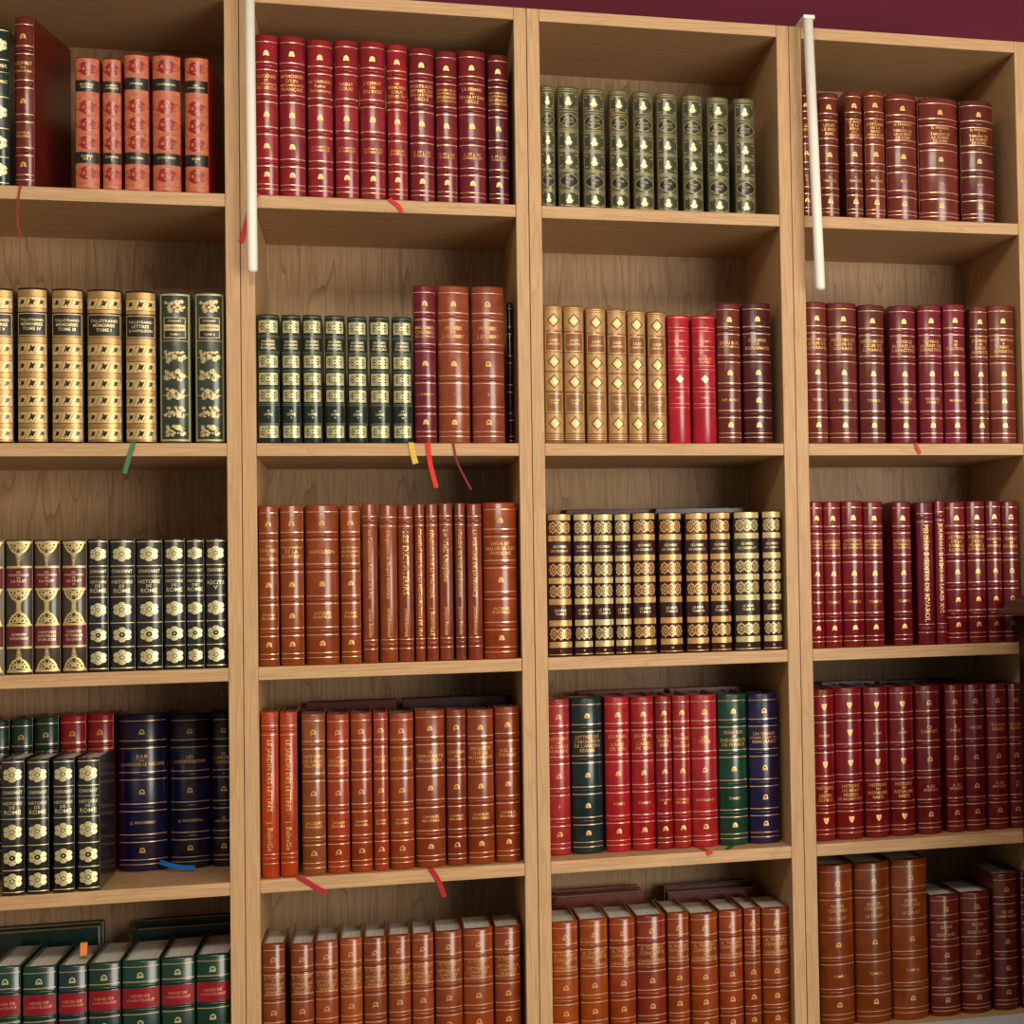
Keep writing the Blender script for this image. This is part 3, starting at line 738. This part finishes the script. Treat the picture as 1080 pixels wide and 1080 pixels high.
for row, col, (zx, zy, zs), s0, s1, depth, mid, books, back, arc in BOOKS:
    zbase = zz(ST[row])+.0003
    n = len(books)
    for i, (l, r, t, style, c, o) in enumerate(books):
        s = s0+(s1-s0)*i/max(1, n-1)
        X0 = at(zx+l/zs, zy+mid/zs, s+.003).x; X1 = at(zx+r/zs, zy+mid/zs, s+.003).x
        head = at(zx+(l+r)/2/zs, zy+t/zs, s).z
        h = head-zbase
        if 'h' in o and row == 5: h = head-zbase
        lo, hi = INNER[col]; X0 = max(X0, lo+.0012); X1 = min(X1, hi-.0012)
        w = X1-X0-.0006
        d = depth+R_.uniform(-.004, .004)
        if row >= 3 and col in (2, 3, 4) and c[0] > 115 and c[1] > .33*c[0]: c = (min(250, int(c[0]*1.05)), int(c[1]*1.06), int(c[2]*.74))
        cc = tuple(max(4, min(250, int(v*k))) for v, k in zip(c, [1+R_.uniform(-.05, .05)]*3))
        b = Book(w, h, d, cc, arc+R_.uniform(-3, 3))
        STYLES[style](b, o)
        yaw = math.radians(o.get('yaw', 0))
        bo = leather((172,18,20)) if style == 'redmed' else None
        root = b.build(((X0+X1)/2, s, zbase), -yaw, bo)
        key = (row, col, back)
        k = COUNT[key] = COUNT.get(key, 0)+1
        ROOTS[(row, col, back, k)] = root
        look = LOOK[style].format(c=hue(c))
        where = ' of back row' if back else (' of front row' if (row, col) == (4, 1) else '')
        lab = '%s, %s from left%s, %s of %s' % (look, ORD[k-1], where, ROWN[row], COLN[col])
        tag(root, lab, 'book', '%s on the %s of the %s' % ({'band':'leather books with raised bands','vert':'thin books with vertical titles'}.get(style, LOOK[style].format(c=hue(c)).replace('book', 'books', 1)), ROWN[row], COLN[col]))

# volumes laid along the back behind the front rows, covers facing out
def behind(row, zoom, xl, xr, yt, Y, w, c, label, flip=False):
    zx, zy, zs = zoom
    A = at(zx+xl/zs, zy+yt/zs, Y); B = at(zx+xr/zs, zy+yt/zs, Y)
    zb = zz(ST[row])+.0003
    h = (A.z+B.z)/2-zb
    lo, hi = INNER[2 if zx in (250,) else 3 if zx == 550 else 1 if zx == 0 else 4]; A.x = max(A.x, lo+.004); B.x = min(B.x, hi-.004)
    b = Book(w, h, B.x-A.x, c, 46, .002 if row == 5 else .006); S_plain(b, {})
    if row < 5: b.paper = SHADE_TINTED
    if flip: root = b.build((B.x, Y+w/2, zb), math.pi/2)
    else: root = b.build((A.x, Y+w/2, zb), -math.pi/2)
    tag(root, label, 'book', 'books turned cover outward behind the front rows')
DM = (74,22,22)
behind(3, (550,480,3.6), 150, 478, 206, .19, .040, (92,30,28), 'maroon book behind left medallion books, third shelf of third bookcase')
behind(3, (550,480,3.6), 490, 845, 201, .19, .040, (64,26,24), 'dark brown book behind right medallion books, third shelf of third bookcase')
behind(4, (250,700,3.375), 222, 568, 133, .185, .045, (96,32,22), 'brown book turned outward behind left books, fourth shelf of second bookcase')
behind(4, (250,700,3.375), 590, 990, 118, .185, .045, DM, 'maroon book turned outward behind right books, fourth shelf of second bookcase', True)
behind(4, (550,690,3.6), 200, 540, 136, .222, .035, (132,24,30), 'crimson book turned cover outward behind dark green book, fourth shelf of third bookcase')
behind(4, (550,690,3.6), 560, 880, 124, .222, .035, (124,22,30), 'crimson book behind green and navy books, fourth shelf of third bookcase', True)
behind(4, (820,680,4.154), 172, 425, 160, .205, .04, (60,16,20), 'dark book behind shield-stamped red books, fourth shelf of right bookcase')
behind(4, (820,680,4.154), 445, 800, 152, .205, .04, (50,14,18), 'dark book behind right dark red books, fourth shelf of right bookcase', True)
GZ = (0,920,3.857)
behind(5, GZ, -60, 400, 240, .222, .034, (12,48,36), 'dark green book behind left books, nearer the front, bottom shelf of left bookcase')
behind(5, GZ, -60, 416, 222, .260, .034, (14,52,38), 'dark green book against back panel, left half of bottom shelf of left bookcase')
behind(5, GZ, 520, 930, 226, .222, .034, (12,44,34), 'dark green book behind right books, nearer the front, bottom shelf of left bookcase')
behind(5, GZ, 548, 932, 190, .260, .034, (10,40,30), 'dark green book against back panel, right half of bottom shelf of left bookcase')
CZ = (550,900,3.6)
behind(5, CZ, 112, 465, 160, .190, .034, (120,42,28), 'brown book behind left books, nearer the front, bottom shelf of third bookcase')
behind(5, CZ, 112, 450, 138, .238, .034, (112,36,26), 'brown book against back panel, left half of bottom shelf of third bookcase')
behind(5, CZ, 560, 905, 143, .190, .034, (110,34,28), 'brown book behind right books, nearer the front, bottom shelf of third bookcase', True)
behind(5, CZ, 545, 882, 116, .238, .034, (92,30,26), 'dark brown book against back panel, right half of bottom shelf of third bookcase', True)

# ------------------------------------------------------------------ ribbons
RIB = {}
def ribbon(key, pts, wpx, col, lie=False, name='bookmark_ribbon', label=None):
    """pts: (px, py, Y); a thin silk strip with real thickness"""
    root = ROOTS[key]; inv = (Matrix.Translation(root.location) @ Matrix.Rotation(root.rotation_euler.z, 4, 'Z')).inverted()
    P = [at(*p) for p in pts]; zt_ = zz(ST[key[0]])+.0008
    if lie == 'free':
        for p in P: p.z = max(p.z, zt_+.0042)
    if lie != 'free' and name == 'bookmark_ribbon':
        for p, q in zip(P, pts):
            if q[2] > 0: p.z = zt_
            else: p.y = -.0016
        k = next((i for i, q in enumerate(pts) if q[2] < 0), None)
        if k:
            P[k].z = min(P[k].z, zt_-.004)
            P.insert(k, Vector((P[k-1].x, -.0017, zt_-.0002))); P.insert(k, Vector((P[k-1].x, -.0008, zt_)))
    lie = lie is True
    fine = []
    for i in range(len(P)-1):
        p0 = P[max(0, i-1)]; p1 = P[i]; p2 = P[i+1]; p3 = P[min(len(P)-1, i+2)]
        for k in range(5):
            t = k/5
            fine.append(p1.lerp(p2, t) if (p1.y > -.0012 or p2.y > -.0012) and not lie and name == 'bookmark_ribbon' and p1.y < .09 else .5*((2*p1)+(p2-p0)*t+(2*p0-5*p1+4*p2-p3)*t*t+(3*p1-p0-3*p2+p3)*t**3))
    fine.append(P[-1])
    w = wpx/760.0; bm = bmesh.new(); prev = None
    for i, p in enumerate(fine):
        tn = (fine[min(i+1, len(fine)-1)]-fine[max(i-1, 0)]).normalized()
        ref = Vector((0,0,1)) if lie else Vector((0,1,0))
        if abs(tn.dot(ref)) > .9: ref = Vector((1,0,0)); side = ref
        else: side = tn.cross(ref).normalized()
        nr = side.cross(tn).normalized()*.0003
        row = [bm.verts.new(inv @ (p+side*a*w/2+nr*b)) for a, b in ((-1,-1),(1,-1),(1,1),(-1,1))]
        if prev:
            for k in range(4): bm.faces.new((prev[k], prev[(k+1) % 4], row[(k+1) % 4], row[k]))
        else: bm.faces.new(row)
        prev = row
    bm.faces.new(prev[::-1])
    if col not in RIB: RIB[col] = mottled('ribbon_%02x%02x%02x' % col, rgb(col), .5, .3, .1, 200)
    bmesh.ops.recalc_face_normals(bm, faces=bm.faces)
    o = link(name, bm, RIB[col], root)
    if label: o['label'] = label
    return o
RED, DRED = (206,30,26), (122,18,24)
f = -.0012
ribbon((1,2,False,5), [(411,209.5,.006),(414,211.5,f),(420,217,f),(424,224,f)], 4.5, RED, label='red ribbon hanging over shelf edge')
ribbon((1,2,False,4), [(364,207,.0075),(369,208.2,.003),(377,209.0,.004)], 2.4, RED, True)
ribbon((1,2,False,1), [(272,206,.007),(268,209,f),(262,228,f),(259,240,f),(254,256,f)], 5.5, RED, label='red ribbon hanging across post')
ribbon((1,1,False,2), [(24,196,.008),(21,199.5,f),(19,215,f),(19,235,f),(23,252,f)], 1.8, (150,30,24))
ribbon((2,1,False,5), [(141,467.4,.003),(140.5,469,f),(136,483,f),(131.5,499.5,f)], 4.5, (70,122,82), label='green ribbon hanging over shelf edge')
ribbon((2,2,False,7), [(433.5,467.4,.003),(434,469,f),(436,480,f),(438.5,489,f)], 6, (222,186,64), label='yellow ribbon hanging over shelf edge')
ribbon((2,2,False,8), [(451,467.4,.003),(451.5,469,f),(454,490,f),(460.5,514.5,f)], 5, (218,40,26), label='red ribbon hanging over shelf edge')
ribbon((2,2,False,9), [(478.5,467.4,.003),(478.5,469,f),(483,489,f),(497,516.5,f)], 2.2, DRED, label='dark red ribbon hanging over shelf edge')
ribbon((2,4,False,4), [(965.5,468,.003),(966.5,470,f),(968,474,f),(970.5,478.5,f)], 4.5, (196,26,26), label='red ribbon hanging over shelf edge')
ribbon((4,2,False,3), [(316,926.4,.010),(322,928.5,f),(333,935.5,f),(345,942,f)], 5, (172,36,38), label='red ribbon hanging over shelf edge')
ribbon((4,2,False,8), [(454,917.5,.012),(457,919.8,f),(463,930,f),(469,946,f)], 5, (172,26,32), label='red ribbon hanging over shelf edge')
ribbon((4,3,False,7), [(738,888,.051),(742,892,.026),(747,897,.003),(749.5,901,f)], 6.5, (206,34,34), False, label='red ribbon lying on the shelf')
ribbon((4,3,False,8), [(772,886.5,.050),(769.5,890.5,.026),(766.5,895.5,.004)], 5.5, (40,96,56), False, label='green ribbon lying on the shelf')
ribbon((4,1,True,6), [(169,909,.170),(178,912.0,.160),(192,914.6,.150),(206,916.5,.146)], 5, (28,120,210), 'free', label='bright blue ribbon')
ribbon((5,1,False,3), [(88,1008,.075),(88.3,1003,.078),(88.6,994,.083)], 7, (232,130,62), False, 'page_marker', 'orange page marker')

# ------------------------------------------------------------------ white rods
def tube(bm, P, r, n=20, cap=True):
    rings = []
    for i, p in enumerate(P):
        tn = (P[min(i+1, len(P)-1)]-P[max(i-1, 0)]).normalized()
        a = tn.cross(Vector((0,1,0))).normalized() if abs(tn.y) < .9 else Vector((1,0,0)); b = tn.cross(a)
        rr = r[i] if isinstance(r, list) else r
        rings.append([bm.verts.new(p+(a*math.cos(2*math.pi*k/n)+b*math.sin(2*math.pi*k/n))*rr) for k in range(n)])
    for u, v in zip(rings, rings[1:]):
        for k in range(n): bm.faces.new((u[k], u[(k+1) % n], v[(k+1) % n], v[k])).smooth = True
    bm.faces.new(rings[0][::-1]); bm.faces.new(rings[-1])
    bmesh.ops.recalc_face_normals(bm, faces=bm.faces)
def rod(top, bot, rad, label):
    Y = -.035
    A = at(top[0], top[1], Y); B = at(bot[0], bot[1], Y)
    dr = (A-B).normalized(); ztop = zz(ST[0])+.0064
    A2 = A+dr*((ztop-A.z)/dr.z)
    root = empty('hanging_rod', (A2.x, Y, ztop)); off = Vector((A2.x, Y, ztop))
    bm = bmesh.new(); P = []; rr = []
    for k in range(6):
        t = k/5*math.pi/2; P.append(B+dr*rad*(1-math.cos(t))*.8-off); rr.append(max(.0004, rad*math.sin(t)))
    P.append(A2-off); rr.append(rad)
    tube(bm, P, rr); link('rod', bm, WHITE, root)
    bm = bmesh.new(); box(bm, -.009, .009, -.010, .12, -.006, 0, .001)
    link('bracket', bm, WHITE, root)
    tag(root, label, 'rod', 'white rods hanging before the bookcases')
rod((263.2,15), (266.3,288), .0071, 'round-ended white rod hanging before the left double post, beside crimson books')
rod((853.5,50), (865.3,306.5), .0078, 'slightly tilted white rod hanging before the brown books of the right bookcase')

# ------------------------------------------------------------------ desk and dark cabinet
zt = zz(.9118)
r = empty('desk', (.6, -.35, 0)); tag(r, 'white-topped desk below the right bookcase, just entering the bottom right corner', 'desk')
def kid(name, b, m, bev=.001):
    bm = bmesh.new(); box(bm, b[0]-.6, b[1]-.6, b[2]+.35, b[3]+.35, b[4], b[5], bev); return link(name, bm, m, r)
kid('desk_top', (.93,1.9,-.46,-.002,zt-.026,zt), DESKW)
for x in (.95, 1.84):
    for y in (-.44, -.07): kid('leg', (x, x+.045, y, y+.045, 0, zt-.026), DESKW)
kid('apron', (.995,1.84,-.06,-.045,zt-.10,zt-.026), DESKW)

pb = at(1052.5, 648.5, -.02); pt = at(1066, 634.5, -.02)
xl = at(1074.5, 690, -.02).x
cab = empty('dark_cabinet', (xl+.3, -.12, zt)); tag(cab, 'dark wooden cabinet with brown overhanging top, cut off by the right edge', 'cabinet')
ox, oy, oz = xl+.3, -.12, zt
bm = bmesh.new()
y0, y1 = -.55, .105; x1 = xl+.55  # unseen front of the cabinet lengthened to block light from the lower right shelves
prof = [(pb.x, pb.z), (pb.x+.001, pb.z+.004), (pt.x, pt.z), (pt.x+.03, pt.z+.012), (x1, pt.z+.012), (x1, pb.z)]
fa = [bm.verts.new((x-ox, y0, z-oz)) for x, z in prof]; fb = [bm.verts.new((x-ox, y1, z-oz)) for x, z in prof]
n = len(prof)
bm.faces.new(fa); bm.faces.new(fb[::-1])
for i in range(n): bm.faces.new((fa[(i+1) % n], fa[i], fb[i], fb[(i+1) % n]))
bmesh.ops.recalc_face_normals(bm, faces=bm.faces)
o = link('cabinet_top', bm, DARKW, cab); o['label'] = 'brown moulded top'
bm = bmesh.new(); box(bm, xl-ox, x1-.02-ox, y0+.01, y1-.005, 0.0005, pb.z-oz, .002); link('cabinet_body', bm, DARKP, cab)
for i in range(2):
    bm = bmesh.new(); xa = xl+.02+i*.255; box(bm, xa-ox, xa+.245-ox, y0+.002, y0+.0099, .02, pb.z-oz-.02, .002)
    dd = link('door', bm, DARKP, cab)
    bm = bmesh.new(); tube(bm, [Vector((xa+(.225 if i == 0 else .02)-ox, y0+.0015, .30+.004*k)) for k in range(12)], .004, 10); link('handle', bm, GLINT, dd)

# ------------------------------------------------------------------ light
def area(name, loc, target, sx, sy, power, col):
    l = bpy.data.lights.new(name, 'AREA'); l.shape = 'RECTANGLE'; l.size = sx; l.size_y = sy; l.energy = power; l.color = col
    o = bpy.data.objects.new(name, l); COL.objects.link(o); o.location = loc
    o.rotation_euler = (Vector(target)-Vector(loc)).to_track_quat('-Z', 'Y').to_euler()
area('window_daylight', (2.05, -3.3, 1.50), (.45, 0, 1.30), 1.6, 1.5, 90, (1.0, .93, .82))
area('ceiling_lamp', (.15, -2.1, 2.74), (.35, 0, 1.2), 1.2, .45, 35, (1.0, .89, .74))
w = bpy.data.worlds.new('room_light'); SC.world = w; w.use_nodes = True
w.node_tree.nodes['Background'].inputs['Color'].default_value = (1.0, .90, .76, 1)
w.node_tree.nodes['Background'].inputs['Strength'].default_value = .27
SC.view_settings.view_transform = 'Standard'; SC.view_settings.look = 'None'
SC.view_settings.exposure = 0.0; SC.view_settings.gamma = 1.0; SC.view_settings.use_curve_mapping = False
